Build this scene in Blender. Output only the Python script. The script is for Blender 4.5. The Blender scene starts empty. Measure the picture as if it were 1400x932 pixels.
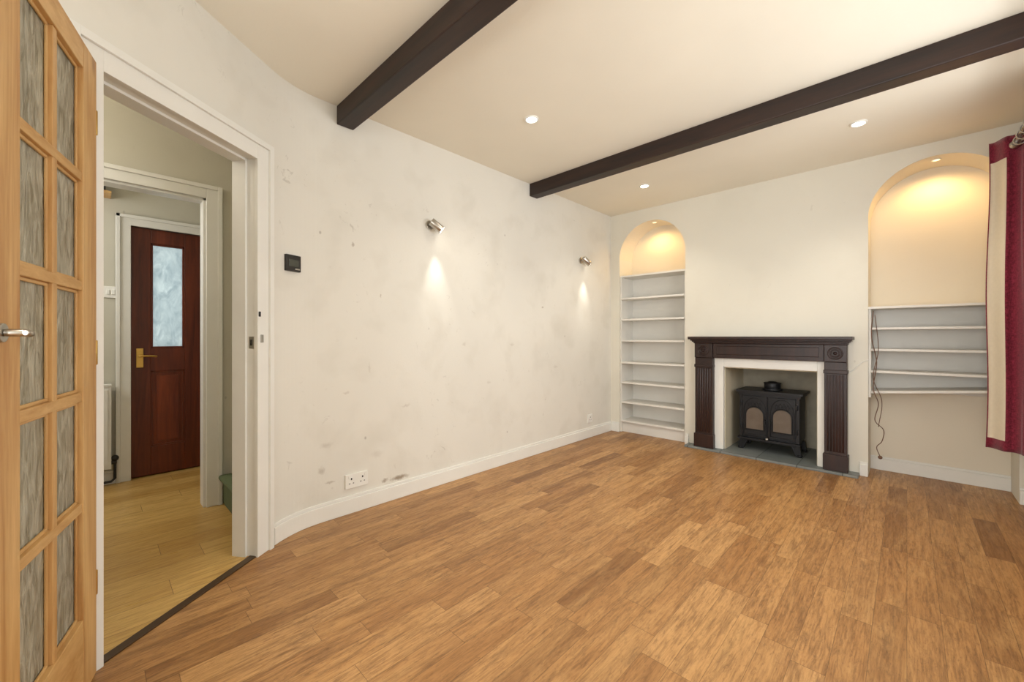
import bpy, bmesh, math, random
from mathutils import Vector, Matrix
random.seed(3)
S=bpy.context.scene
def lin(c):
    c=c/255.0
    return c/12.92 if c<=0.04045 else ((c+0.055)/1.055)**2.4
def rgb(r,g,b): return (lin(r),lin(g),lin(b),1)

# ---------------------------------------------------------------- materials
class NT:
    def __init__(s,name):
        s.m=bpy.data.materials.new(name); s.m.use_nodes=True
        s.t=s.m.node_tree; s.n=s.t.nodes; s.b=s.n['Principled BSDF']; s.out=s.n['Material Output']
        s._c=None
    def co(s):
        if not s._c: s._c=s.n.new('ShaderNodeTexCoord')
        return s._c.outputs['Object']
    def link(s,a,b): s.t.links.new(a,b)
    def put(s,sock,v):
        if isinstance(v,bpy.types.NodeSocket): s.link(v,sock)
        else: sock.default_value=v
    def math(s,op,a,b=0.0,c=0.0,clamp=False):
        n=s.n.new('ShaderNodeMath'); n.operation=op; n.use_clamp=clamp
        s.put(n.inputs[0],a); s.put(n.inputs[1],b)
        if op in('MULTIPLY_ADD','SMOOTH_MIN','WRAP'): s.put(n.inputs[2],c)
        return n.outputs[0]
    def map(s,vec,scale=(1,1,1),loc=(0,0,0),rot=(0,0,0)):
        n=s.n.new('ShaderNodeMapping'); s.link(vec,n.inputs[0])
        n.inputs['Scale'].default_value=scale; n.inputs['Location'].default_value=loc; n.inputs['Rotation'].default_value=rot
        return n.outputs[0]
    def noise(s,vec,scale,detail=4,rough=.55,dist=0):
        n=s.n.new('ShaderNodeTexNoise'); s.link(vec,n.inputs['Vector'])
        n.inputs['Scale'].default_value=scale; n.inputs['Detail'].default_value=detail
        n.inputs['Roughness'].default_value=rough; n.inputs['Distortion'].default_value=dist
        return n.outputs['Fac']
    def ramp(s,fac,stops):
        n=s.n.new('ShaderNodeValToRGB'); s.link(fac,n.inputs[0])
        e=n.color_ramp.elements
        e[0].position,e[0].color=stops[0]; e[1].position,e[1].color=stops[-1]
        for p,c in stops[1:-1]:
            x=e.new(p); x.color=c
        return n.outputs[0]
    def mix(s,f,a,b,mode='MIX'):
        n=s.n.new('ShaderNodeMix'); n.data_type='RGBA'; n.blend_type=mode
        s.put(n.inputs[0],f); s.put(n.inputs[6],a); s.put(n.inputs[7],b)
        return n.outputs[2]
    def bump(s,h,strength=.2,dist=.01):
        n=s.n.new('ShaderNodeBump'); s.link(h,n.inputs['Height'])
        n.inputs['Strength'].default_value=strength; n.inputs['Distance'].default_value=dist
        s.link(n.outputs[0],s.b.inputs['Normal'])
    def set(s,col=None,rough=None,metal=None,spec=None):
        if col is not None: s.put(s.b.inputs['Base Color'],col)
        if rough is not None: s.put(s.b.inputs['Roughness'],rough)
        if metal is not None: s.put(s.b.inputs['Metallic'],metal)
        if spec is not None: s.b.inputs['Specular IOR Level'].default_value=spec
W1=(1,1,1,1); K0=(0,0,0,1)

def plain(name,col,rough=.5,metal=0,spec=.5,var=.06,scale=30,bump=.05):
    t=NT(name); f=t.noise(t.co(),scale,3)
    d=tuple(x*(1-var*2) for x in col[:3])+(1,)
    t.set(t.mix(f,d,col),rough,metal,spec)
    if bump: t.bump(f,bump,.003)
    return t.m

def paint(name,col,marks=.5,rough=.75,spots=()):
    t=NT(name); c=t.co()
    big=t.noise(c,1.1,3,.5)
    d=tuple(x*.93 for x in col[:3])+(1,)
    base=t.mix(t.ramp(big,[(.3,K0),(.7,W1)]),d,col)
    if marks>0:
        s0=t.noise(c,3.2,3,.55,.2)
        base=t.mix(t.math('MULTIPLY',t.ramp(s0,[(.50,K0),(.78,W1)]),.17*marks),base,rgb(150,138,112))
        s1=t.noise(c,19,4,.65,1.2); s2=t.noise(c,1.9,2)
        m1=t.math('MULTIPLY',t.ramp(s1,[(.64,K0),(.72,W1)]),t.ramp(s2,[(.45,K0),(.62,W1)]))
        base=t.mix(t.math('MULTIPLY',m1,.28*marks),base,rgb(112,98,76))
        v=t.n.new('ShaderNodeTexVoronoi'); t.link(t.map(c,(1,1,.7)),v.inputs['Vector']); v.inputs['Scale'].default_value=5.2
        fl=t.ramp(v.outputs['Distance'],[(.02,W1),(.045,K0)])
        base=t.mix(t.math('MULTIPLY',fl,.42*marks),base,rgb(95,82,66))
    if spots:
        wv=t.n.new('ShaderNodeTexNoise'); t.link(c,wv.inputs['Vector']); wv.inputs['Scale'].default_value=34; wv.inputs['Detail'].default_value=4
        wa=t.n.new('ShaderNodeVectorMath'); wa.operation='MULTIPLY_ADD'; t.link(wv.outputs['Color'],wa.inputs[0]); wa.inputs[1].default_value=(.04,.04,.04); t.link(c,wa.inputs[2])
        for (y,z,ry,rz,st) in spots:
            v=t.map(wa.outputs[0],(0,1/ry,1/rz),(0,-(y+.02)/ry,-(z+.02)/rz))
            ln=t.n.new('ShaderNodeVectorMath'); ln.operation='LENGTH'; t.link(v,ln.inputs[0])
            f=t.ramp(ln.outputs['Value'],[(.3,W1),(1,K0)])
            base=t.mix(t.math('MULTIPLY',f,st),base,rgb(128,106,80))
    t.set(base,rough,0,.3)
    t.bump(t.noise(c,60,3),.15,.003)
    return t.m

def wood(name,light,dark,axis='z',scale=9,rough=.45,knots=False,contrast=(.35,.68),spec=.5):
    t=NT(name); c=t.co()
    k={'x':(.08,1,1),'y':(1,.08,1),'z':(1,1,.08)}[axis]
    v=t.map(c,k)
    n1=t.noise(v,scale*2.2,5,.6,.8); n2=t.noise(v,scale*12,3,.7)
    f=t.math('ADD',t.math('MULTIPLY',n1,.75),t.math('MULTIPLY',n2,.25))
    col=t.ramp(f,[(contrast[0],dark),(contrast[1],light)])
    if knots:
        vv=t.n.new('ShaderNodeTexVoronoi'); t.link(t.map(c,{'x':(.45,1,1),'y':(1,.45,1),'z':(1,1,.45)}[axis]),vv.inputs['Vector']); vv.inputs['Scale'].default_value=5.5
        kf=t.ramp(vv.outputs['Distance'],[(.05,W1),(.13,K0)])
        col=t.mix(t.math('MULTIPLY',kf,.7),col,rgb(125,70,30))
    t.set(col,rough,0,spec); t.bump(f,.15,.003)
    return t.m

def planks(name,w,L,cols,grain_dark,distress,rough=.38,distcol=None,seam=.5,lightcol=None):
    t=NT(name); c=t.co()
    sep=t.n.new('ShaderNodeSeparateXYZ'); t.link(c,sep.inputs[0])
    x=t.math('DIVIDE',sep.outputs[0],w); row=t.math('FLOOR',x)
    wn=t.n.new('ShaderNodeTexWhiteNoise'); wn.noise_dimensions='1D'; t.link(row,wn.inputs['W'])
    y=t.math('ADD',t.math('DIVIDE',sep.outputs[1],L),t.math('MULTIPLY',wn.outputs[0],7.3))
    colm=t.math('FLOOR',y)
    cb=t.n.new('ShaderNodeCombineXYZ'); t.link(row,cb.inputs[0]); t.link(colm,cb.inputs[1])
    w2=t.n.new('ShaderNodeTexWhiteNoise'); w2.noise_dimensions='2D'; t.link(cb.outputs[0],w2.inputs['Vector'])
    n=len(cols); base=t.ramp(w2.outputs[0],[(i/(n-1),cc) for i,cc in enumerate(cols)])
    # per plank grain offset
    sc=t.n.new('ShaderNodeVectorMath'); sc.operation='SCALE'; t.link(w2.outputs['Color'],sc.inputs[0]); sc.inputs['Scale'].default_value=20
    ad=t.n.new('ShaderNodeVectorMath'); ad.operation='ADD'; t.link(c,ad.inputs[0]); t.link(sc.outputs[0],ad.inputs[1])
    g=t.map(ad.outputs[0],(1,.07,1))
    n1=t.noise(g,46,6,.7,1.2); n2=t.noise(g,170,4,.65)
    gf=t.ramp(t.math('ADD',t.math('MULTIPLY',n1,.5),t.math('MULTIPLY',n2,.5)),[(.40,W1),(.56,K0)])
    col=t.mix(t.math('MULTIPLY',gf,.55),base,grain_dark)
    if distress>0:
        n5=t.noise(t.map(ad.outputs[0],(1,.18,1)),13,6,.72,.8)
        col=t.mix(t.math('MULTIPLY',t.ramp(n5,[(.48,K0),(.66,W1)]),distress*.7),col,lightcol)
        n3=t.noise(t.map(ad.outputs[0],(1,.15,1)),26,8,.8,.5)
        col=t.mix(t.math('MULTIPLY',t.ramp(n3,[(.50,K0),(.64,W1)]),distress*1.1,clamp=True),col,distcol)
        n4=t.noise(t.map(c,(1,.26,1)),90,7,.8,.4)
        col=t.mix(t.math('MULTIPLY',t.ramp(n4,[(.53,K0),(.64,W1)]),distress*.9),col,distcol)
    fx=t.math('FRACT',x); fy=t.math('FRACT',y)
    ex=t.math('LESS_THAN',t.math('MINIMUM',fx,t.math('SUBTRACT',1.0,fx)),.0009/w)
    ey=t.math('LESS_THAN',t.math('MINIMUM',fy,t.math('SUBTRACT',1.0,fy)),.0011/L)
    e=t.math('MAXIMUM',ex,ey)
    col=t.mix(t.math('MULTIPLY',e,seam),col,rgb(60,38,20))
    t.set(col,t.ramp(n1,[(.3,(rough+.12,)*3+(1,)),(.7,(rough-.05,)*3+(1,))]),0,.45)
    t.bump(t.math('SUBTRACT',t.math('MULTIPLY',n1,.4),e),.12,.002)
    return t.m

M={}
SP=[(1.47,.135,.085,.020,.75),(1.36,.14,.03,.014,.6),(1.145,1.68,.012,.018,.5),(3.0,1.38,.02,.010,.5),(.95,.30,.025,.03,.32),(1.0,.22,.035,.010,.35),(2.58,1.03,.04,.015,.18),(1.33,1.37,.010,.015,.4),(1.52,.62,.04,.012,.2),(2.04,1.04,.02,.02,.2),(2.3,.72,.03,.02,.16),(3.2,.8,.04,.02,.15),(1.25,.9,.012,.04,.16),(1.1,.75,.025,.01,.2),(.98,.45,.05,.02,.2),(1.3,.33,.05,.03,.14)]
M['wall']=paint('wall_paint_cream',rgb(227,224,214),.9)
M['wallL']=paint('wall_paint_left',rgb(227,224,214),.95,spots=SP)
M['wallb']=paint('wall_paint_back',rgb(226,222,208),.4)
M['niche']=paint('niche_paint',rgb(230,222,204),.1)
M['hall']=paint('hall_paint',rgb(206,202,186),.6)
M['ceil']=paint('ceiling_paint',rgb(237,231,215),.0)
M['trim']=plain('trim_gloss_white',rgb(236,235,228),.35,var=.05,scale=6)
M['shelf']=plain('shelf_white',rgb(228,225,217),.5,var=.04,scale=8)
M['floor']=planks('laminate_floor',.095,.60,[rgb(134,92,50),rgb(180,134,82),rgb(158,112,64),rgb(192,147,94),rgb(172,126,75)],rgb(102,66,33),.48,.38,rgb(90,58,31),.5,rgb(208,164,106))
M['hfloor']=planks('oak_hall_floor',.15,1.2,[rgb(188,148,80),rgb(212,176,106),rgb(200,162,92)],rgb(150,106,48),.10,.30,rgb(140,95,45),.7,rgb(218,186,122))
M['beam']=wood('beam_dark_wood',rgb(52,30,20),rgb(20,10,7),'x',8,.5)
M['mantel']=wood('mantel_mahogany',rgb(54,29,21),rgb(26,13,10),'z',10,.4)
M['pinez']=wood('pine_vertical',rgb(222,184,124),rgb(178,128,72),'z',7,.45,True)
M['pinex']=wood('pine_horizontal',rgb(220,182,122),rgb(182,134,76),'x',7,.45,False)
M['redz']=wood('mahogany_door',rgb(118,50,24),rgb(72,27,13),'z',8,.35)
M['redp']=wood('mahogany_panel',rgb(134,60,28),rgb(88,34,16),'z',8,.35)
M['black']=plain('cast_iron_black',rgb(30,31,34),.42,.3,var=.15,scale=60,bump=.15)
M['blackp']=plain('black_plastic',rgb(35,33,30),.35)
M['screen']=plain('display_dark',rgb(70,74,66),.2)
M['steel']=plain('brushed_steel',rgb(190,186,178),.28,1,var=.05)
M['brass']=plain('brass',rgb(214,176,96),.3,1)
M['white']=plain('plastic_white',rgb(236,235,228),.35,var=.02)
M['dark']=plain('dark_slot',rgb(40,38,36),.6)
M['carpet']=plain('green_carpet',rgb(108,120,84),.95,var=.25,scale=180,bump=.6)
M['thr']=plain('threshold_metal',rgb(78,58,38),.4,.3)
M['render']=plain('recess_plaster',rgb(218,207,180),.9,var=.12,scale=6)
M['firebrick']=plain('recess_stone',rgb(192,184,164),.9,var=.25,scale=8,bump=.4)
M['sootglass']=plain('stove_glass_sooty',rgb(120,108,96),.25,var=.25,scale=14,bump=0)
M['lining']=plain('curtain_lining_cream',rgb(228,217,194),.9,var=.06,scale=60)
M['cable']=plain('cable_brown',rgb(110,80,60),.6)
# slate
t=NT('slate_tiles'); c=t.co()
br=t.n.new('ShaderNodeTexBrick'); t.link(t.map(c,(1,1,1),(.03,.05,0)),br.inputs['Vector'])
br.offset=0; br.inputs['Scale'].default_value=1; br.inputs['Brick Width'].default_value=.3; br.inputs['Row Height'].default_value=.3
br.inputs['Mortar Size'].default_value=.004
br.inputs['Color1'].default_value=rgb(112,118,116); br.inputs['Color2'].default_value=rgb(136,140,136); br.inputs['Mortar'].default_value=rgb(72,73,70)
sn=t.noise(c,14,5,.6,.5)
t.set(t.mix(t.math('MULTIPLY',sn,.5),br.outputs['Color'],rgb(80,86,86)),.45); t.bump(sn,.3,.005); M['slate']=t.m
# burgundy fabric
t=NT('curtain_burgundy'); c=t.co(); a=t.noise(t.map(c,(1,1,12)),60,3); b=t.noise(t.map(c,(1,12,1)),60,3)
f=t.math('MULTIPLY',t.math('ADD',a,b),.5)
t.set(t.ramp(f,[(.4,rgb(92,20,38)),(.62,rgb(150,48,70))]),.85,0,.2); t.bump(f,.3,.002)
t.b.inputs['Sheen Weight'].default_value=.3; M['burg']=t.m
# obscured glass in pine door
t=NT('obscure_glass'); c=t.co()
n1=t.noise(t.map(c,(1,1,.22)),48,3,.6,1.4)
t.set(t.ramp(n1,[(.32,rgb(150,144,122)),(.66,rgb(224,221,204))]),.3,0,.5); t.b.inputs['Transmission Weight'].default_value=.45
t.b.inputs['IOR'].default_value=1.25
t.bump(n1,.8,.016); M['glass']=t.m
# frosted daylight glass (translucent)
t=NT('frosted_door_glass'); c=t.co()
n1=t.noise(t.map(c,(1,1,.5)),14,3,.6,1.5)
colr=t.ramp(n1,[(.3,rgb(170,180,182)),(.7,rgb(206,212,210))])
tr=t.n.new('ShaderNodeBsdfTranslucent'); t.link(colr,tr.inputs[0])
t.set(colr,.15); mx=t.n.new('ShaderNodeMixShader'); mx.inputs[0].default_value=.7
t.link(t.b.outputs[0],mx.inputs[1]); t.link(tr.outputs[0],mx.inputs[2]); t.link(mx.outputs[0],t.out.inputs[0])
t.bump(n1,.3,.01); M['frost']=t.m
# clear window pane
t=NT('window_glass'); tr=t.n.new('ShaderNodeBsdfTransparent'); gl=t.n.new('ShaderNodeBsdfGlossy'); gl.inputs['Roughness'].default_value=.02
mx=t.n.new('ShaderNodeMixShader'); mx.inputs[0].default_value=.06
t.link(tr.outputs[0],mx.inputs[1]); t.link(gl.outputs[0],mx.inputs[2]); t.link(mx.outputs[0],t.out.inputs[0]); M['pane']=t.m
def emis(name,col,st):
    t=NT(name); t.b.inputs['Emission Color'].default_value=col; t.b.inputs['Emission Strength'].default_value=st; t.set(col,.4); return t.m
M['lamp']=emis('lamp_lens_glow',(1,.93,.78,1),14)
M['lampw']=emis('niche_lamp_lens',(1,.80,.45,1),2.0)

# ---------------------------------------------------------------- mesh builder
class MB:
    def __init__(s): s.bm=bmesh.new(); s.mats=[]; s.X=Matrix.Identity(4)
    def mi(s,m):
        m=M[m]
        if m not in s.mats: s.mats.append(m)
        return s.mats.index(m)
    def face(s,pts,m,smooth=False):
        vs=[s.bm.verts.new(s.X@Vector(p)) for p in pts]
        f=s.bm.faces.new(vs); f.material_index=s.mi(m); f.smooth=smooth; return f
    def hull(s,bot,top,m,smooth=False):
        i=s.mi(m); n=len(bot)
        a=[s.bm.verts.new(s.X@Vector(p)) for p in bot]; b=[s.bm.verts.new(s.X@Vector(p)) for p in top]
        fs=[s.bm.faces.new(a[::-1]),s.bm.faces.new(b)]
        for k in range(n):
            f=s.bm.faces.new((a[k],a[(k+1)%n],b[(k+1)%n],b[k])); f.smooth=smooth; fs.append(f)
        for f in fs: f.material_index=i
    def box(s,x0,x1,y0,y1,z0,z1,m):
        s.hull([(x0,y0,z0),(x1,y0,z0),(x1,y1,z0),(x0,y1,z0)],[(x0,y0,z1),(x1,y0,z1),(x1,y1,z1),(x0,y1,z1)],m)
    def cyl(s,a,b,r,m,r2=None,seg=24,smooth=True):
        a=Vector(a); b=Vector(b); d=(b-a).normalized(); r2=r if r2 is None else r2
        u=d.orthogonal().normalized(); v=d.cross(u)
        A=[a+r*(math.cos(q)*u+math.sin(q)*v) for q in [2*math.pi*k/seg for k in range(seg)]]
        B=[b+r2*(math.cos(q)*u+math.sin(q)*v) for q in [2*math.pi*k/seg for k in range(seg)]]
        s.hull(A,B,m,smooth)
    def ring(s,c,ax,R,r,m,seg=28,k=10):
        c=Vector(c); ax=Vector(ax).normalized(); u=ax.orthogonal().normalized(); v=ax.cross(u); i=s.mi(m)
        g=[]
        for a in range(seg):
            q=2*math.pi*a/seg; d=math.cos(q)*u+math.sin(q)*v
            g.append([s.bm.verts.new(s.X@(c+d*(R+r*math.cos(2*math.pi*b/k))+ax*(r*math.sin(2*math.pi*b/k)))) for b in range(k)])
        for a in range(seg):
            for b in range(k):
                f=s.bm.faces.new((g[a][b],g[(a+1)%seg][b],g[(a+1)%seg][(b+1)%k],g[a][(b+1)%k])); f.smooth=True; f.material_index=i
    def sph(s,c,r,m,sz=1,seg=20):
        i=s.mi(m)
        res=bmesh.ops.create_uvsphere(s.bm,u_segments=seg,v_segments=seg//2,radius=r,matrix=s.X@Matrix.Translation(c)@Matrix.Diagonal((1,1,sz,1)))
        for v in res['verts']:
            for f in v.link_faces: f.material_index=i; f.smooth=True
    def tube(s,pts,r,m,seg=8):
        P=[Vector(p) for p in pts]; i=s.mi(m); rings=[]; u=None
        for k,p in enumerate(P):
            d=(P[min(k+1,len(P)-1)]-P[max(k-1,0)]).normalized()
            if u is None: u=d.orthogonal().normalized()
            u=(u-d*u.dot(d)).normalized(); v=d.cross(u)
            rings.append([s.bm.verts.new(s.X@(p+r*(math.cos(2*math.pi*q/seg)*u+math.sin(2*math.pi*q/seg)*v))) for q in range(seg)])
        for k in range(len(P)-1):
            for q in range(seg):
                f=s.bm.faces.new((rings[k][q],rings[k][(q+1)%seg],rings[k+1][(q+1)%seg],rings[k+1][q])); f.smooth=True; f.material_index=i
        for rr in (rings[0][::-1],rings[-1]):
            f=s.bm.faces.new(rr); f.material_index=i
    def done(s,name,bevel=0,loc=None,parent=None,fix=True):
        if fix: bmesh.ops.recalc_face_normals(s.bm,faces=s.bm.faces)
        me=bpy.data.meshes.new(name)
        xs=[v.co for v in s.bm.verts]
        if loc is None:
            c=Vector(((min(v.x for v in xs)+max(v.x for v in xs))/2,(min(v.y for v in xs)+max(v.y for v in xs))/2,min(v.z for v in xs)))
        else: c=Vector(loc)
        bmesh.ops.translate(s.bm,verts=s.bm.verts,vec=-c)
        s.bm.to_mesh(me); s.bm.free()
        for m in s.mats: me.materials.append(m)
        o=bpy.data.objects.new(name,me); o.location=c; S.collection.objects.link(o)
        if bevel:
            b=o.modifiers.new('bevel','BEVEL'); b.width=bevel; b.segments=2; b.limit_method='ANGLE'; b.angle_limit=math.radians(40)
        if parent: o.parent=parent
        return o
def frame(origin,direction):
    a=math.atan2(direction[1],direction[0])
    return Matrix.Translation((origin[0],origin[1],origin[2] if len(origin)>2 else 0))@Matrix.Rotation(a,4,'Z')

# ---------------------------------------------------------------- layout numbers (metres)
H=2.509; WX=-2.5; BY=4.25; RX=.62; SY=-1.8; TH=.12
P0=Vector((-2.405,.662)); D=Vector((.5855,-.8106)); N=Vector((.8106,.5855))
OA,OB=.115,.80           # doorway opening along diagonal
DH=1.99
def dp(t,n=0): 
    p=P0+D*t+N*n; return (p.x,p.y)
curve=[]
a,b,c_=Vector((WX,.95)),Vector((WX,.793)),P0
for k in range(0,13):
    q=k/12; curve.append(tuple(a*(1-q)**2+b*2*q*(1-q)+c_*q*q))

def wallpoly(mb,pts,th,z0,z1,m,smooth=False):
    P=[Vector(p) for p in pts]; O=[]
    for k,p in enumerate(P):
        d=(P[min(k+1,len(P)-1)]-P[max(k-1,0)]).normalized(); O.append(p+Vector((d.y,-d.x))*th)
    i=mb.mi(m)
    def V(p,z): return mb.bm.verts.new(mb.X@Vector((p.x,p.y,z)))
    a0=[V(p,z0) for p in P]; a1=[V(p,z1) for p in P]; b0=[V(p,z0) for p in O]; b1=[V(p,z1) for p in O]
    for k in range(len(P)-1):
        for q,sm in (((a0[k],a0[k+1],a1[k+1],a1[k]),smooth),((b0[k],b0[k+1],b1[k+1],b1[k]),smooth),((a1[k],a1[k+1],b1[k+1],b1[k]),False),((a0[k],a0[k+1],b0[k+1],b0[k]),False)):
            f=mb.bm.faces.new(q); f.material_index=i; f.smooth=sm
    for k in (0,len(P)-1):
        f=mb.bm.faces.new((a0[k],a1[k],b1[k],b0[k])); f.material_index=i

# walls
mb=MB(); wallpoly(mb,[(WX,BY),(WX,1.0)]+curve+[dp(.01),dp(OA-.02)],TH,0,H,'wallL',False)
o=mb.done('wall_left',loc=(0,0,0))
mb=MB(); wallpoly(mb,[dp(OA-.02),dp(OB+.02)],TH,DH+.02,H,'wall'); wallpoly(mb,[dp(OB+.02),dp(1.7)],TH,0,H,'wall'); mb.done('wall_doorway',loc=(0,0,0))
cx,cy=dp(1.7)
mb=MB(); wallpoly(mb,[(cx,cy),(cx,SY)],TH,0,H,'wall'); mb.done('wall_side')
# back wall with niches : built pier by pier
NY=4.55
niches=[(-2.388,-1.637,2.37),(-.219,.531,2.41)]
for x0,x1,z0,z1,y0,y1,m in ((-2.62,-2.388,0,H,BY,4.95,'wallb'),(-1.637,-1.263,0,H,BY,4.95,'wallb'),(-.537,-.219,0,H,BY,4.95,'wallb'),(.531,.74,0,H,BY,4.95,'wallb'),
    (-1.263,-.537,.81,H,BY,4.95,'wallb'),(-1.263,-.537,0,.81,4.86,4.95,'wallb'),(-2.388,-1.637,0,H,NY,4.95,'niche'),(-.219,.531,0,H,NY,4.95,'niche')):
    mb=MB(); mb.box(x0,x1,y0,y1,z0,z1,m); mb.done('wall_back',loc=(0,0,0))
for x0,x1,zt in niches:
    mb=MB()
    R=(x1-x0)/2; cxn=(x0+x1)/2; n=40
    pts=[(cxn-R*math.cos(math.pi*k/n),zt-R+R*math.sin(math.pi*k/n)) for k in range(n+1)]
    for k in range(n):
        (xa,za),(xb,zb)=pts[k],pts[k+1]
        mb.face([(xa,BY,za),(xb,BY,zb),(xb,BY,H),(xa,BY,H)],'wallb')
        mb.face([(xa,BY,za),(xa,NY,za),(xb,NY,zb),(xb,BY,zb)],'niche')
    mb.done('wall_back',fix=False,loc=(0,0,0))
# right wall with window
WY0,WY1,WZ0,WZ1=.9,3.45,.95,2.15
mb=MB()
for y0,y1,z0,z1 in ((SY-.12,WY0,0,H),(WY1,BY,0,H),(WY0,WY1,0,WZ0),(WY0,WY1,WZ1,H)): mb.box(RX,RX+.12,y0,y1,z0,z1,'wall')
mb.done('wall_right')
# rear wall; its unseen patio window is added to let light in
PX0,PX1,PZ=-1.15,.35,2.1
mb=MB()
for x0,x1,z0,z1 in ((cx-TH,PX0,0,H),(PX1,RX,0,H),(PX0,PX1,PZ,H),(PX0,PX1,0,.25)): mb.box(x0,x1,SY-.12,SY,z0,z1,'wall')
mb.done('wall_rear')
# windows
def window(name,fn,w,z0,z1,n):
    mb=MB(); mb.X=fn
    f=.06
    mb.box(0,w,-.03,.03,z0,z0+f,'trim'); mb.box(0,w,-.03,.03,z1-f,z1,'trim')
    for k in range(n+1):
        x=k*(w-f)/n; mb.box(x,x+f,-.03,.03,z0+f,z1-f,'trim')
    mb.box(f,w-f,-.004,.004,z0+f,z1-f,'pane')
    return mb.done(name)
window('window_1',frame((RX+.07,WY0),(0,1)),WY1-WY0,WZ0,WZ1,3)
window('added_window',frame((PX0,SY-.07),(1,0)),PX1-PX0,.25,PZ,2)  # second one is the added rear window, out of view
mb=MB(); mb.box(RX-.06,RX+.04,WY0-.05,WY1+.05,WZ0-.03,WZ0,'trim'); mb.done('trim_window_sill',.004)

# hall shell
HX=-3.25; LX=-4.28; HY=.86; HS=-2.0
FO=(-.35,.518,1.995)
mb=MB()
mb.box(HX-.1,HX,HS,FO[0],0,H,'hall'); mb.box(HX-.1,HX,FO[1],1.4,0,H,'hall'); mb.box(HX-.1,HX,FO[0],FO[1],FO[2],H,'hall'); mb.done('wall_hall_partition')
mb=MB(); mb.box(HX,-2.62,HY,HY+.1,0,H,'hall'); mb.done('wall_hall_stair')
mb=MB(); mb.box(LX-.1,cx-TH,HS-.1,HS,0,H,'hall'); mb.done('wall_hall_south')
DY0,DY1,DZ=.205,.975,1.955
mb=MB()
mb.box(LX-.1,LX,HS,DY0,0,H,'hall'); mb.box(LX-.1,LX,DY1,1.5,0,H,'hall'); mb.box(LX-.1,LX,DY0,DY1,DZ,H,'hall'); mb.done('wall_lobby')
mb=MB(); mb.box(LX,HX-.1,1.4,1.5,0,H,'hall'); mb.done('wall_lobby_north')
# ceiling
mb=MB(); mb.box(LX-.12,.76,HS-.12,4.97,H,H+.1,'ceil'); mb.done('ceiling')
# floors
edge=[(WX-.01,4.9)]+[(x-.01,y) for x,y in curve]+[dp(0,-.012),dp(1.7,-.012),(cx-.01,SY-.1)]
mb=MB(); mb.face([(.7,SY-.1,0),(.7,4.9,0)]+[(x,y,0) for x,y in edge],'floor'); o=mb.done('floor',loc=(0,0,0))
mb=MB(); mb.face([(x,y,0) for x,y in edge]+[(cx-.01,HS-.05,0),(LX-.11,HS-.05,0),(LX-.11,4.9,0)],'hfloor'); mb.done('floor_hall',loc=(0,0,0))
for o in ('floor','floor_hall'):
    me=bpy.data.objects[o].data
    if me.polygons[0].normal.z<0: me.flip_normals()
mb=MB(); mb.X=frame(P0,D); mb.box(OA,OB,-.03,.008,0,.006,'thr'); mb.done('trim_threshold',.002)

# baseboards
def bb(name,segs,h=.11,t=.018):
    mb=MB()
    for pts in segs: 
        wallpoly(mb,pts,-t,0,h-.018,'trim'); wallpoly(mb,pts,-t*.6,h-.018,h,'trim')
    mb.done(name,.003)
bb('baseboard_left',[[(WX,BY)]+curve])
bb('baseboard_back',[[(-2.388,BY),(WX+.018,BY)],[(-1.6,BY),(-1.637,BY)],[(-.219,BY),(-.27,BY)],[(RX-.018,BY),(.531,BY)],[(.531,NY),(-.219,NY)]])
bb('baseboard_right',[[(RX,SY+.02),(RX,BY)]])
bb('baseboard_doorway',[[dp(.93),dp(1.69)]])

# door architrave
mb=MB(); mb.X=frame(P0,D)
cw=.095
for a0,a1 in ((OA-cw,OA+.005),(OB-.005,OB+cw)):
    mb.box(a0,a1,0,.018,0,DH+cw,'trim')
    e=a0 if a0<.1 else a1-.028
    mb.box(e,e+.028,.018,.03,0,DH+cw,'trim')
mb.box(OA+.005,OB-.005,0,.018,DH-.005,DH+cw,'trim'); mb.box(OA-cw+.028,OB+cw-.028,.018,.03,DH+cw-.028,DH+cw,'trim')
mb.box(OA-.02,OA,-TH-.01,.0,0,DH,'trim'); mb.box(OB,OB+.02,-TH-.01,0,0,DH,'trim'); mb.box(OA-.02,OB+.02,-TH-.01,0,DH,DH+.02,'trim')
mb.box(OA,OA+.012,-TH,-.045,0,DH,'trim'); mb.box(OA,OB,-TH,-.045,DH-.012,DH,'trim')
# strike plate
mb.box(OA-.004,OA+.0015,-.035,-.008,1.04,1.10,'steel'); mb.box(OA,OA+.0022,-.028,-.016,1.055,1.085,'dark')
mb.box(OA-.03,OA-.012,.018,.022,1.07,1.11,'steel'); mb.box(OA-.01,OA,.018,.024,1.20,1.225,'dark')
mb.done('trim_door_architrave',.003)

# pine glazed door
E=Vector((.9682,-.2502)); hp=P0+D*.825+N*.030
mb=MB(); mb.X=frame((hp.x,hp.y,.008),E)
w=.60; ht=1.985; T=-.04
mb.box(0,.112,T,0,0,ht,'pinez'); mb.box(w-.112,w,T,0,0,ht,'pinez')
mb.box(.112,w-.112,T,0,0,.235,'pinex'); mb.box(.112,w-.112,T,0,1.905,ht,'pinex')
mb.box(.283,.309,T+.004,-.004,.235,1.905,'pinez')
zs=[.575,.910,1.245,1.575]
for z in zs: mb.box(.112,w-.112,T+.004,-.003,z-.014,z+.014,'pinex')
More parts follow.
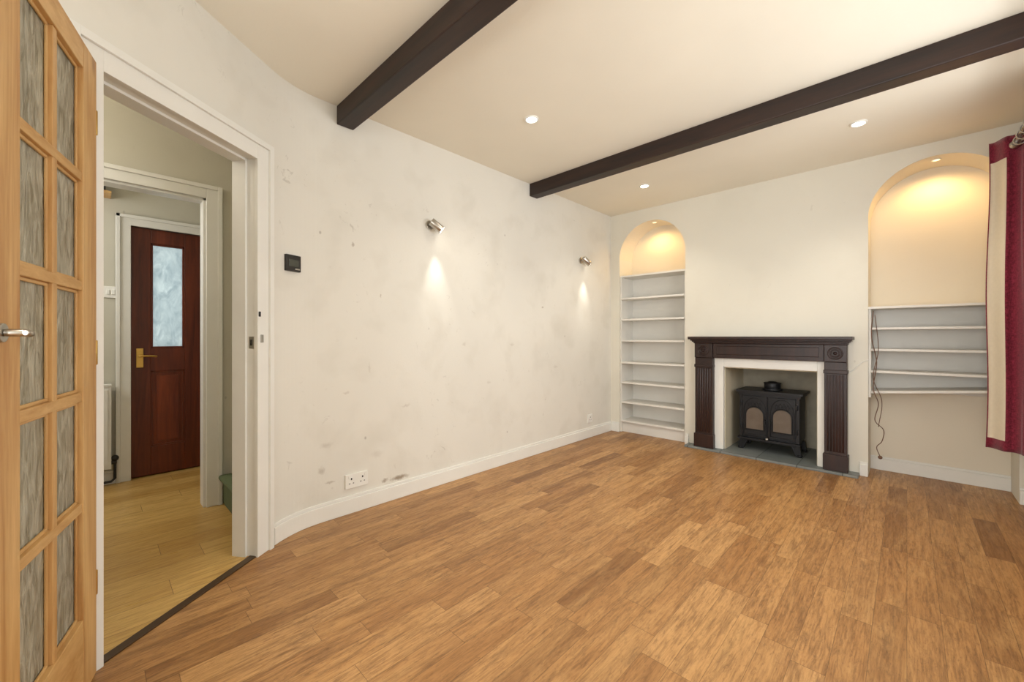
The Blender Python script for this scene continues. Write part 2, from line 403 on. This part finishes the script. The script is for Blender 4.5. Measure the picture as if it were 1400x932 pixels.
# glazing beads
ze=[.235]+zs+[1.905]
for xa,xb in ((.112,.283),(.309,w-.112)):
    for k in range(5):
        z0=ze[k]+(.014 if k else 0); z1=ze[k+1]-(.014 if k<4 else 0)
        for yy in (-.012,):
            g=.009
            mb.box(xa,xb,yy-.006,yy,z0,z0+g,'pinex'); mb.box(xa,xb,yy-.006,yy,z1-g,z1,'pinex')
            mb.box(xa,xa+g,yy-.006,yy,z0,z1,'pinez'); mb.box(xb-g,xb,yy-.006,yy,z0,z1,'pinez')
        mb.box(xa,xb,-.024,-.020,z0,z1,'glass')
# lever
mb.cyl((.575,0,1.10),(.575,.008,1.10),.020,'steel'); mb.cyl((.575,.008,1.10),(.575,.04,1.10),.008,'steel')
mb.tube([(.585,.04,1.10),(.578,.043,1.10),(.566,.042,1.098),(.558,.036,1.096)],.007,'steel')
for z in (.25,1.0,1.75): mb.cyl((-.004,-.004,z),(-.004,-.004,z+.08),.006,'brass',seg=12)
mb.done('door_1',.003)

# hall frame architrave
mb=MB()
for X0,X1 in ((HX,HX+.018),(HX-.118,HX-.1)):
    mb.box(X0,X1,FO[1]-.005,FO[1]+.08,0,FO[2]+.08,'trim'); mb.box(X0,X1,FO[0]-.08,FO[0]+.005,0,FO[2]+.08,'trim')
    mb.box(X0,X1,FO[0]+.005,FO[1]-.005,FO[2]-.005,FO[2]+.08,'trim')
mb.box(HX,HX+.028,FO[1]+.055,FO[1]+.08,0,FO[2]+.08,'trim'); mb.box(HX,HX+.028,FO[0],FO[1]+.055,FO[2]+.055,FO[2]+.08,'trim')
mb.box(HX-.1,HX,FO[1]-.02,FO[1],0,FO[2],'trim'); mb.box(HX-.1,HX,FO[0],FO[0]+.02,0,FO[2],'trim'); mb.box(HX-.1,HX,FO[0],FO[1],FO[2]-.02,FO[2],'trim')
mb.done('trim_hall_architrave',.003)
# lobby architrave
mb=MB()
mb.box(LX,LX+.02,DY0-.08,DY0+.004,0,DZ+.075,'trim'); mb.box(LX,LX+.02,DY1-.004,DY1+.08,0,DZ+.075,'trim'); mb.box(LX,LX+.02,DY0,DY1,DZ-.004,DZ+.075,'trim')
mb.box(LX,LX+.03,DY0-.08,DY0-.055,0,DZ+.075,'trim'); mb.box(LX,LX+.03,DY0-.08,DY1,DZ+.05,DZ+.075,'trim')
mb.box(LX-.1,LX-.056,DY0,DY1,0,.02,'dark')  # sill added to block porch light leaking under the door
mb.box(LX-.1,LX-.056,DY0,DY0+.02,.02,DZ,'trim'); mb.box(LX-.1,LX-.056,DY1-.02,DY1,.02,DZ,'trim'); mb.box(LX-.1,LX-.056,DY0,DY1,DZ-.03,DZ,'trim')
mb.done('trim_lobby_architrave',.003)
bb('baseboard_lobby',[[(LX,DY0-.08),(LX,HS)]],.1,.015)
bb('baseboard_hall',[[(HX,.59),(HX,.598)],[(HX,FO[0]-.08),(HX,HS)]],.1,.015)

# mahogany door with frosted glass
mb=MB(); mb.X=Matrix.Translation((LX-.035,DY0+.005,.008))@Matrix.Rotation(math.pi/2,4,'Z')
# local x -> +Y , local y -> -X ; front face (toward room) is y=-.02
w=.76; ht=1.94
cols=[(.115,.325),(.435,.645)]
def px(x0,x1,z0,z1,m,y0=-.02,y1=.02): mb.box(x0,x1,y0,y1,z0,z1,m)
px(0,.115,0,ht,'redz'); px(.645,w,0,ht,'redz'); px(.325,.435,0,ht,'redz')
for a0,a1 in cols:
    px(a0,a1,0,.22,'redz'); px(a0,a1,.82,1.0,'redz'); px(a0,a1,1.83,ht,'redz')
    px(a0,a1,.22,.82,'redp',-.006,.006); px(a0+.035,a1-.035,.26,.78,'redp',-.014,.0)
px(.115,.325,1.0,1.83,'frost',-.003,.003)
px(.435,.645,1.0,1.83,'redp',-.006,.006)
for a0,a1 in cols:
    for z0,z1 in ((1.0,1.83),(.22,.82)):
        g=.014; 
        px(a0,a0+g,z0,z1,'redz',-.016,.0); px(a1-g,a1,z0,z1,'redz',-.016,.0); px(a0,a1,z0,z0+g,'redz',-.016,.0); px(a0,a1,z1-g,z1,'redz',-.016,.0)
px(.03,.072,.85,1.0,'brass',-.025,-.02); mb.cyl((.05,-.025,.94),(.05,-.06,.94),.009,'brass')
mb.tube([(.05,-.06,.94),(.08,-.065,.942),(.13,-.06,.938),(.15,-.055,.935)],.008,'brass')
mb.done('door_2',.003)

# hall step
mb=MB(); mb.box(HX+.02,-2.63,.60,HY,0,.165,'carpet'); mb.box(HX+.02,-2.63,.575,HY,.165,.195,'carpet'); mb.done('stair_step',.012)
# radiator in lobby
mb=MB(); 
mb.box(LX+.03,LX+.045,-.95,.10,.13,.74,'white'); mb.box(LX+.075,LX+.09,-.95,.10,.13,.74,'white')
for k in range(26): 
    y=-.94+k*.04; mb.box(LX+.09,LX+.098,y,y+.022,.16,.71,'white')
mb.box(LX+.028,LX+.095,-.95,.102,.735,.75,'white'); mb.box(LX+.001,LX+.03,-.8,-.76,.2,.7,'white'); mb.box(LX+.001,LX+.03,0,.04,.2,.7,'white')
mb.cyl((LX+.06,.10,.17),(LX+.06,.13,.17),.014,'dark'); mb.tube([(LX+.06,.12,.17),(LX+.06,.12,.05),(LX+.06,.1,.03),(LX+.06,.0,.03),(LX+.06,.0,.0)],.009,'dark'); mb.sph((LX+.06,.12,.2),.022,'dark')
mb.done('radiator',.003)
mb=MB(); mb.box(LX,LX+.01,.055,.14,1.39,1.475,'white'); mb.box(LX+.01,LX+.016,.075,.093,1.415,1.45,'white'); mb.box(LX+.01,LX+.016,.102,.12,1.415,1.45,'white'); mb.done('light_switch',.002)
mb=MB(); mb.box(LX,LX+.16,-.5,.1,2.13,2.15,'pinex'); mb.box(LX,LX+.12,-.4,.07,2.15,2.25,'blackp'); mb.box(LX+.12,LX+.125,-.3,.0,2.17,2.23,'screen'); mb.done('wall_meter_box',.004)

# beams
for y in (1.04,2.81):
    mb=MB(); mb.box(WX,RX,y,y+.105,H-.115,H,'beam'); mb.done('ceiling_beam',.006)

# downlights
def light(name,kind,loc,energy,col,rot=None,**k):
    l=bpy.data.lights.new(name,kind); l.energy=energy; l.color=col
    for a_,v in k.items(): setattr(l,a_,v)
    o=bpy.data.objects.new(name,l); o.location=loc
    if rot is not None: o.rotation_euler=rot
    S.collection.objects.link(o); return o
warm=(1,.92,.79)
def look(vec): return Vector(vec).to_track_quat('-Z','Y').to_euler()
for x,y in ((-1.745,1.983),(-1.76,3.593),(-.229,3.522),(-.229,1.983),(-.9,-.3)):
    mb=MB(); mb.ring((x,y,H-.003),(0,0,1),.040,.007,'white'); mb.cyl((x,y,H-.006),(x,y,H-.001),.033,'lamp')
    o=mb.done('recessed_downlight')
    l=light('downlight_beam','SPOT',(x,y,H-.02),22,warm,(0,0,0),spot_size=math.radians(120),spot_blend=.8,shadow_soft_size=.035)
    l.parent=o; l.location=(0,0,-.02)
# wall spots
for y in (1.732,3.647):
    mb=MB(); z=1.90
    mb.cyl((WX,y-.02,z+.01),(WX+.014,y-.02,z+.01),.032,'steel'); mb.cyl((WX+.014,y-.02,z+.01),(WX+.05,y-.01,z+.01),.008,'steel')
    a=Vector((WX+.045,y-.035,z+.028)); b=Vector((WX+.078,y+.035,z-.028))
    mb.cyl(a,b,.029,'steel'); mb.cyl(b,b+(b-a).normalized()*.002,.024,'lamp')
    o=mb.done('wall_spotlight',.002)
    l=light('wall_spot_beam','SPOT',(0,0,0),11,(1,.98,.9),look((-.06,.02,-1)),spot_size=math.radians(46),spot_blend=.95,shadow_soft_size=.015)
    l.parent=o; l.location=Vector((WX+.075,y+.03,z-.06))-o.location
# niche lamps
for (x0,x1,zt),pw in zip(niches,(8.5,11.5)):
    xc=(x0+x1)/2; mb=MB(); mb.ring((xc,BY+.10,zt-.003),(0,0,1),.022,.004,'white'); mb.cyl((xc,BY+.10,zt-.006),(xc,BY+.10,zt-.001),.018,'lampw')
    o=mb.done('niche_downlight')
    l=light('niche_beam','SPOT',(0,0,0),pw,(1,.62,.25),look((0,.10,-1)),spot_size=math.radians(155),spot_blend=.7,shadow_soft_size=.03)
    l.parent=o; l.location=(0,0,-.02)

# left niche shelves
x0,x1,_=niches[0]
e=.001
mb=MB()
mb.box(x0+e,x0+.016,BY+.02,NY-e,0,1.80,'shelf'); mb.box(x1-.016,x1-e,BY+.02,NY-e,0,1.80,'shelf'); mb.box(x0+.016,x1-.016,NY-.012,NY-e,0,1.80,'shelf')
for z in (1.80,1.544,1.303,1.062,.81,.581,.355,.14): mb.box(x0+(e if z>1.7 else .016),x1-(e if z>1.7 else .016),BY+.01,NY-.012,z-.02,z,'shelf')
mb.box(x0+.016,x1-.016,BY+.05,BY+.066,0,.12,'shelf')
mb.done('built_in_bookshelf',.002)
x0,x1,_=niches[1]
mb=MB()
mb.box(x0,x0+.016,BY+.03,NY,.62,1.32,'shelf'); mb.box(x1-.016,x1,BY+.03,NY,.62,1.32,'shelf'); mb.box(x0+.016,x1-.016,NY-.012,NY,.66,1.32,'shelf')
for z in (1.335,1.172,1.005,.835): mb.box(x0+(0 if z>1.3 else .016),x1-(0 if z>1.3 else .016),BY+.01,NY-.012,z-.018,z,'shelf')
mb.X=Matrix.Translation((x0+.016,0,.672))@Matrix.Rotation(-math.radians(5.5),4,'Y'); mb.box(0,.715,BY+.01,NY-.012,-.018,0,'shelf'); mb.X=Matrix.Identity(4)
mb.done('niche_wall_shelves',.002)
# cables
def spl(pts,n=10):
    P=[Vector(p) for p in pts]; P=[P[0]*2-P[1]]+P+[P[-1]*2-P[-2]]; out=[]
    for k in range(1,len(P)-2):
        for j in range(n):
            q=j/n; a_,b_,c1,d_=P[k-1:k+3]
            out.append(.5*((2*b_)+(c1-a_)*q+(2*a_-5*b_+4*c1-d_)*q*q+(3*b_-a_-3*c1+d_)*q**3))
    out.append(P[-2]); return out
xa=x0+.03
mb=MB(); mb.tube(spl([(xa,BY-.003,1.30),(xa-.01,BY-.005,1.1),(xa+.02,BY-.005,.9),(xa,BY-.004,.7),(xa+.03,BY-.006,.58),(xa+.01,BY-.004,.45),(xa+.06,BY-.006,.38),(xa+.05,BY+.01,.29),(xa+.02,BY,.24),(xa+.04,BY,.17)]),.003,'cable')
mb.tube(spl([(xa+.01,BY-.004,1.27),(xa+.03,BY-.006,1.0),(xa-.0,BY-.005,.78),(xa+.05,BY-.005,.6),(xa+.03,BY-.004,.4)]),.0025,'cable')
mb.sph((xa+.04,BY,.165),.014,'cable'); mb.done('hanging_cable')
mb=MB(); mb.tube(spl([(-.34,BY-.004,.80),(-.30,BY-.004,.84),(-.26,BY-.004,.89),(-.215,BY-.004,.92)]),.003,'white'); mb.done('wall_cable')

# fireplace surround
FL,FR=-1.509,-.341
BZ=BY-.001
mb=MB(); z0=.02
for a0,a1 in ((FL,FL+.165),(FR-.145,FR)):
    mb.box(a0,a1,4.165,BZ,z0,.895,'mantel')
    mb.box(a0-.008,a1+.008,4.15,BZ,z0,.15,'mantel')
    mb.box(a0-.005,a1+.005,4.155,BZ,.80,.83,'mantel')
    n=6; ww=(a1-a0-.03)/n
    for k in range(n):
        xx=a0+.015+ww*(k+.5); mb.cyl((xx,4.167,.17),(xx,4.167,.79),ww*.36,'mantel',seg=12)
    xc=(a0+a1)/2
    mb.box(a0,a1,4.15,BZ,.895,1.035,'mantel')
    for R_,r_ in ((.045,.006),(.028,.006)): mb.ring((xc,4.15,.965),(0,1,0),R_,r_,'mantel')
    mb.sph((xc,4.15,.965),.014,'mantel')
mb.box(FL+.165,FR-.145,4.165,BZ,.895,1.035,'mantel')
mb.box(FL+.20,FR-.18,4.158,4.17,.93,1.01,'mantel')
for k,(z,q) in enumerate(((1.035,.012),(1.048,.028),(1.06,.045))): mb.box(FL-q*.6,FR+q*.6,4.15-q,BZ,z,z+.014,'mantel')
mb.box(FL-.04,FR+.04,4.075,BZ,1.073,1.10,'mantel')
# white slips
mb.box(FL+.165,-1.263,4.21,BZ,z0,.895,'trim'); mb.box(-.537,FR-.145,4.21,BZ,z0,.895,'trim'); mb.box(-1.263,-.537,4.21,BZ,.81,.895,'trim')
mb.done('fireplace_surround',.004)
# recess lining
mb=MB(); mb.box(-1.262,-1.255,BY,4.858,.02,.809,'render'); mb.box(-.545,-.538,BY,4.858,.02,.809,'render'); mb.box(-1.255,-.545,4.85,4.858,.02,.809,'firebrick'); mb.box(-1.255,-.545,BY,4.85,.80,.809,'render'); mb.done('fireplace_recess')
mb=MB(); mb.box(-1.6,-.27,4.12,BZ,0,.02,'slate'); mb.box(-1.262,-.538,BZ,4.858,0,.02,'slate'); mb.done('hearth',.003)

# stove
mb=MB(); mb.X=Matrix.Translation((-.925,4.385,.02))
for sx in (-1,1):
    for yy in (.02,.26):
        mb.hull([(sx*.235-.02,yy-.02,0),(sx*.235+.02,yy-.02,0),(sx*.235+.02,yy+.02,0),(sx*.235-.02,yy+.02,0)],[(sx*.205-.035,yy-.02,.10),(sx*.205+.035,yy-.02,.10),(sx*.205+.035,yy+.03,.10),(sx*.205-.035,yy+.03,.10)],'black')
        mb.sph((sx*.238,yy-.005,.014),.024,'black',.6)
mb.box(-.225,.225,.0,.29,.09,.12,'black'); mb.box(-.25,.25,-.045,.02,.105,.122,'black')
mb.box(-.235,.235,.0,.30,.12,.53,'black'); mb.box(-.25,.25,-.012,.31,.525,.548,'black'); mb.box(-.268,.268,-.03,.32,.548,.570,'black')
mb.box(-.24,-.215,-.012,.0,.12,.53,'black'); mb.box(.215,.24,-.012,.0,.12,.53,'black')
def arch(x0_,x1_,zb,zs_,zt_,n=14):
    pts=[(x0_,zb),(x1_,zb)]
    for k in range(n+1):
        q=math.pi*k/n; pts.append(((x0_+x1_)/2+(x1_-x0_)/2*math.cos(q),zs_+(zt_-zs_)*math.sin(q)))
    return pts
for sx in (-1,1):
    xa,xb=(sx*.008,sx*.212); lo,hi=min(xa,xb),max(xa,xb)
    mb.box(lo,hi,-.018,.0,.14,.515,'black')
    A=arch(lo+.026,hi-.026,.20,.34,.415)
    mb.hull([(p[0],-.020,p[1]) for p in A],[(p[0],-.0185,p[1]) for p in A],'sootglass')
    R_=[(p[0],-.022,p[1]) for p in A]; mb.tube(R_+[R_[0]],.006,'black')
    B=arch(lo+.010,hi-.010,.155,.37,.50); R_=[(p[0],-.019,p[1]) for p in B]; mb.tube(R_+[R_[0]],.004,'black')
    for k in range(1,5):
        xx=lo+.03+(hi-lo-.06)*k/5; q=math.sqrt(max(0,1-((xx-(lo+hi)/2)/((hi-lo)/2-.026))**2)); zz=.34+.075*q
        mb.tube([(xx,-.02,zz),(xx+.012,-.02,zz+.03),(xx,-.02,zz+.055)],.003,'black',6); mb.tube([(xx,-.02,zz),(xx-.012,-.02,zz+.03),(xx,-.02,zz+.055)],.003,'black',6)
    for zz in (.2,.42): mb.cyl((sx*.222,-.018,zz),(sx*.222,-.018,zz+.045),.009,'black',seg=12)
    mb.tube([(sx*.02,-.02,.30),(sx*.02,-.045,.30),(sx*.02,-.05,.26)],.006,'black')
mb.cyl((0,-.04,.135),(0,-.06,.135),.012,'black'); mb.sph((0,-.062,.135),.014,'steel')
mb.cyl((0,.15,.57),(0,.15,.585),.085,'black'); mb.cyl((0,.15,.585),(0,.15,.64),.068,'black'); mb.ring((0,.15,.636),(0,0,1),.068,.006,'black'); mb.cyl((0,.15,.638),(0,.15,.652),.05,'black',.03)
mb.done('wood_burning_stove',.003)

# curtain: gathered to the far end of its pole, leading edge turned out showing the lining
mb=MB(); ib=mb.mi('burg'); il=mb.mi('lining')
ns,nz=130,60; g=[]; ZB,ZT=.375,2.36
for i in range(ns+1):
    s=i/ns; col=[]
    for j in range(nz+1):
        q=j/nz; z=ZB+(ZT-ZB)*q
        if s<.25:
            r=s/.25
            x=.372+.135*r+.006*math.sin(9*q)*(1-r); y=4.085-.115*r+.018*math.sin(r*math.pi*3)
            x+=.012*q*(1-r)
        else:
            r=(s-.25)/.75; ph=r*math.pi*2*5
            x=.507+.028*(1-math.cos(ph))+.004*math.sin(8*q+20*s); y=3.97-.62*r-.02*math.sin(ph)
        col.append(mb.bm.verts.new((x,y,z)))
    g.append(col)
for i in range(ns):
    for j in range(nz):
        f=mb.bm.faces.new((g[i][j],g[i+1][j],g[i+1][j+1],g[i][j+1])); f.smooth=True
        s=i/ns; z=ZB+(ZT-ZB)*(j+.5)/nz
        f.material_index=il if (.004<s<.13 and z>.44 and z<2.24) else ib
o=mb.done('curtain',fix=False); so=o.modifiers.new('thick','SOLIDIFY'); so.thickness=.004
mb=MB(); pxx,pz=.482,2.29
mb.cyl((pxx,.55,pz),(pxx,3.95,pz),.011,'steel'); 
mb.cyl((pxx,3.95,pz),(pxx,3.97,pz),.02,'steel'); mb.sph((pxx,3.98,pz),.026,'steel')
for y in (.7,2.2,3.9): mb.cyl((pxx,y,pz),(RX,y,pz),.007,'steel'); mb.cyl((RX-.01,y,pz),(RX,y,pz),.028,'steel')
for k in range(6):
    y=3.95-.6*(k+.5)/6; mb.ring((pxx+.01,y,pz),(0.35,1,0),.028,.004,'steel')
mb.done('curtain_pole')

# sockets & thermostat
def socket(y,z,hw):
    mb=MB(); X=WX
    mb.box(X,X+.012,y-hw,y+hw,z-.043,z+.043,'white')
    for q in ((-1,1) if hw>.06 else (0,)):
        yc=y+q*.036
        mb.box(X+.012,X+.0135,yc-.004,yc+.004,z+.008,z+.02,'dark')
        mb.box(X+.012,X+.0135,yc-.016,yc-.008,z-.016,z-.011,'dark'); mb.box(X+.012,X+.0135,yc+.008,yc+.016,z-.016,z-.011,'dark')
        mb.box(X+.012,X+.0155,yc+(.012 if q>=0 else -.02),yc+(.02 if q>=0 else -.012),z+.018,z+.034,'white')
    mb.done('electrical_socket',.003)
socket(1.164,.198,.073); socket(3.80,.205,.043)
# thermostat on curved wall
p=Vector(curve[7]); d=(Vector(curve[8])-Vector(curve[6])).normalized()
mb=MB(); mb.X=frame((p.x,p.y,1.508),d)
mb.box(-.045,.045,-.004,.02,-.045,.045,'blackp'); mb.box(-.03,.03,.02,.022,-.02,.02,'screen'); mb.box(-.036,-.008,.02,.024,-.036,-.028,'steel')
mb.done('wall_thermostat',.003)

# ---------------------------------------------------------------- light
w=bpy.data.worlds.new('World'); S.world=w; w.use_nodes=True
w.node_tree.nodes['Background'].inputs[0].default_value=(.9,.95,1,1); w.node_tree.nodes['Background'].inputs[1].default_value=1.8
light('window_daylight','AREA',(RX+.3,(WY0+WY1)/2,(WZ0+WZ1)/2),62,(.985,.985,.98),look((-1,0,-.05)),shape='RECTANGLE',size=WY1-WY0,size_y=WZ1-WZ0)
light('rear_window_fill','AREA',((PX0+PX1)/2,SY-.3,1.2),92,(.985,.985,.98),look((0,1,.05)),shape='RECTANGLE',size=PX1-PX0,size_y=1.8)  # fill light shining in through the added rear window
mb=MB(); mb.sph((-2.75,-.45,H-.16),.075,'lamp'); mb.cyl((-2.75,-.45,H-.1),(-2.75,-.45,H),.02,'white'); o=mb.done('added_hall_lamp')  # unseen glowing globe, added to light the hall
l=light('hall_fill','POINT',(0,0,0),8.5,(1,.92,.78),shadow_soft_size=.08); l.parent=o; l.location=(0,0,-.1)  # point fill for the hall, hung on the added globe
light('lobby_fill','AREA',(-3.85,-.9,1.9),15,(1,.98,.94),look((0,1,-.2)),size=.7)  # unseen area lamp added inside the lobby to brighten it
light('porch_daylight','AREA',(LX-.6,.6,1.5),15,(.93,.97,1),look((1,0,0)),size=1.2)

# ---------------------------------------------------------------- camera
cd=bpy.data.cameras.new('Camera'); cam=bpy.data.objects.new('Camera',cd); S.collection.objects.link(cam); S.camera=cam
cam.location=(0,0,1.1); cam.rotation_euler=(math.pi/2,0,math.radians(44.11))
cd.sensor_width=36; cd.lens=36*557/1400; cd.shift_y=-6/1400; cd.clip_start=.02
S.view_settings.view_transform='Standard'
S.view_settings.look='None'
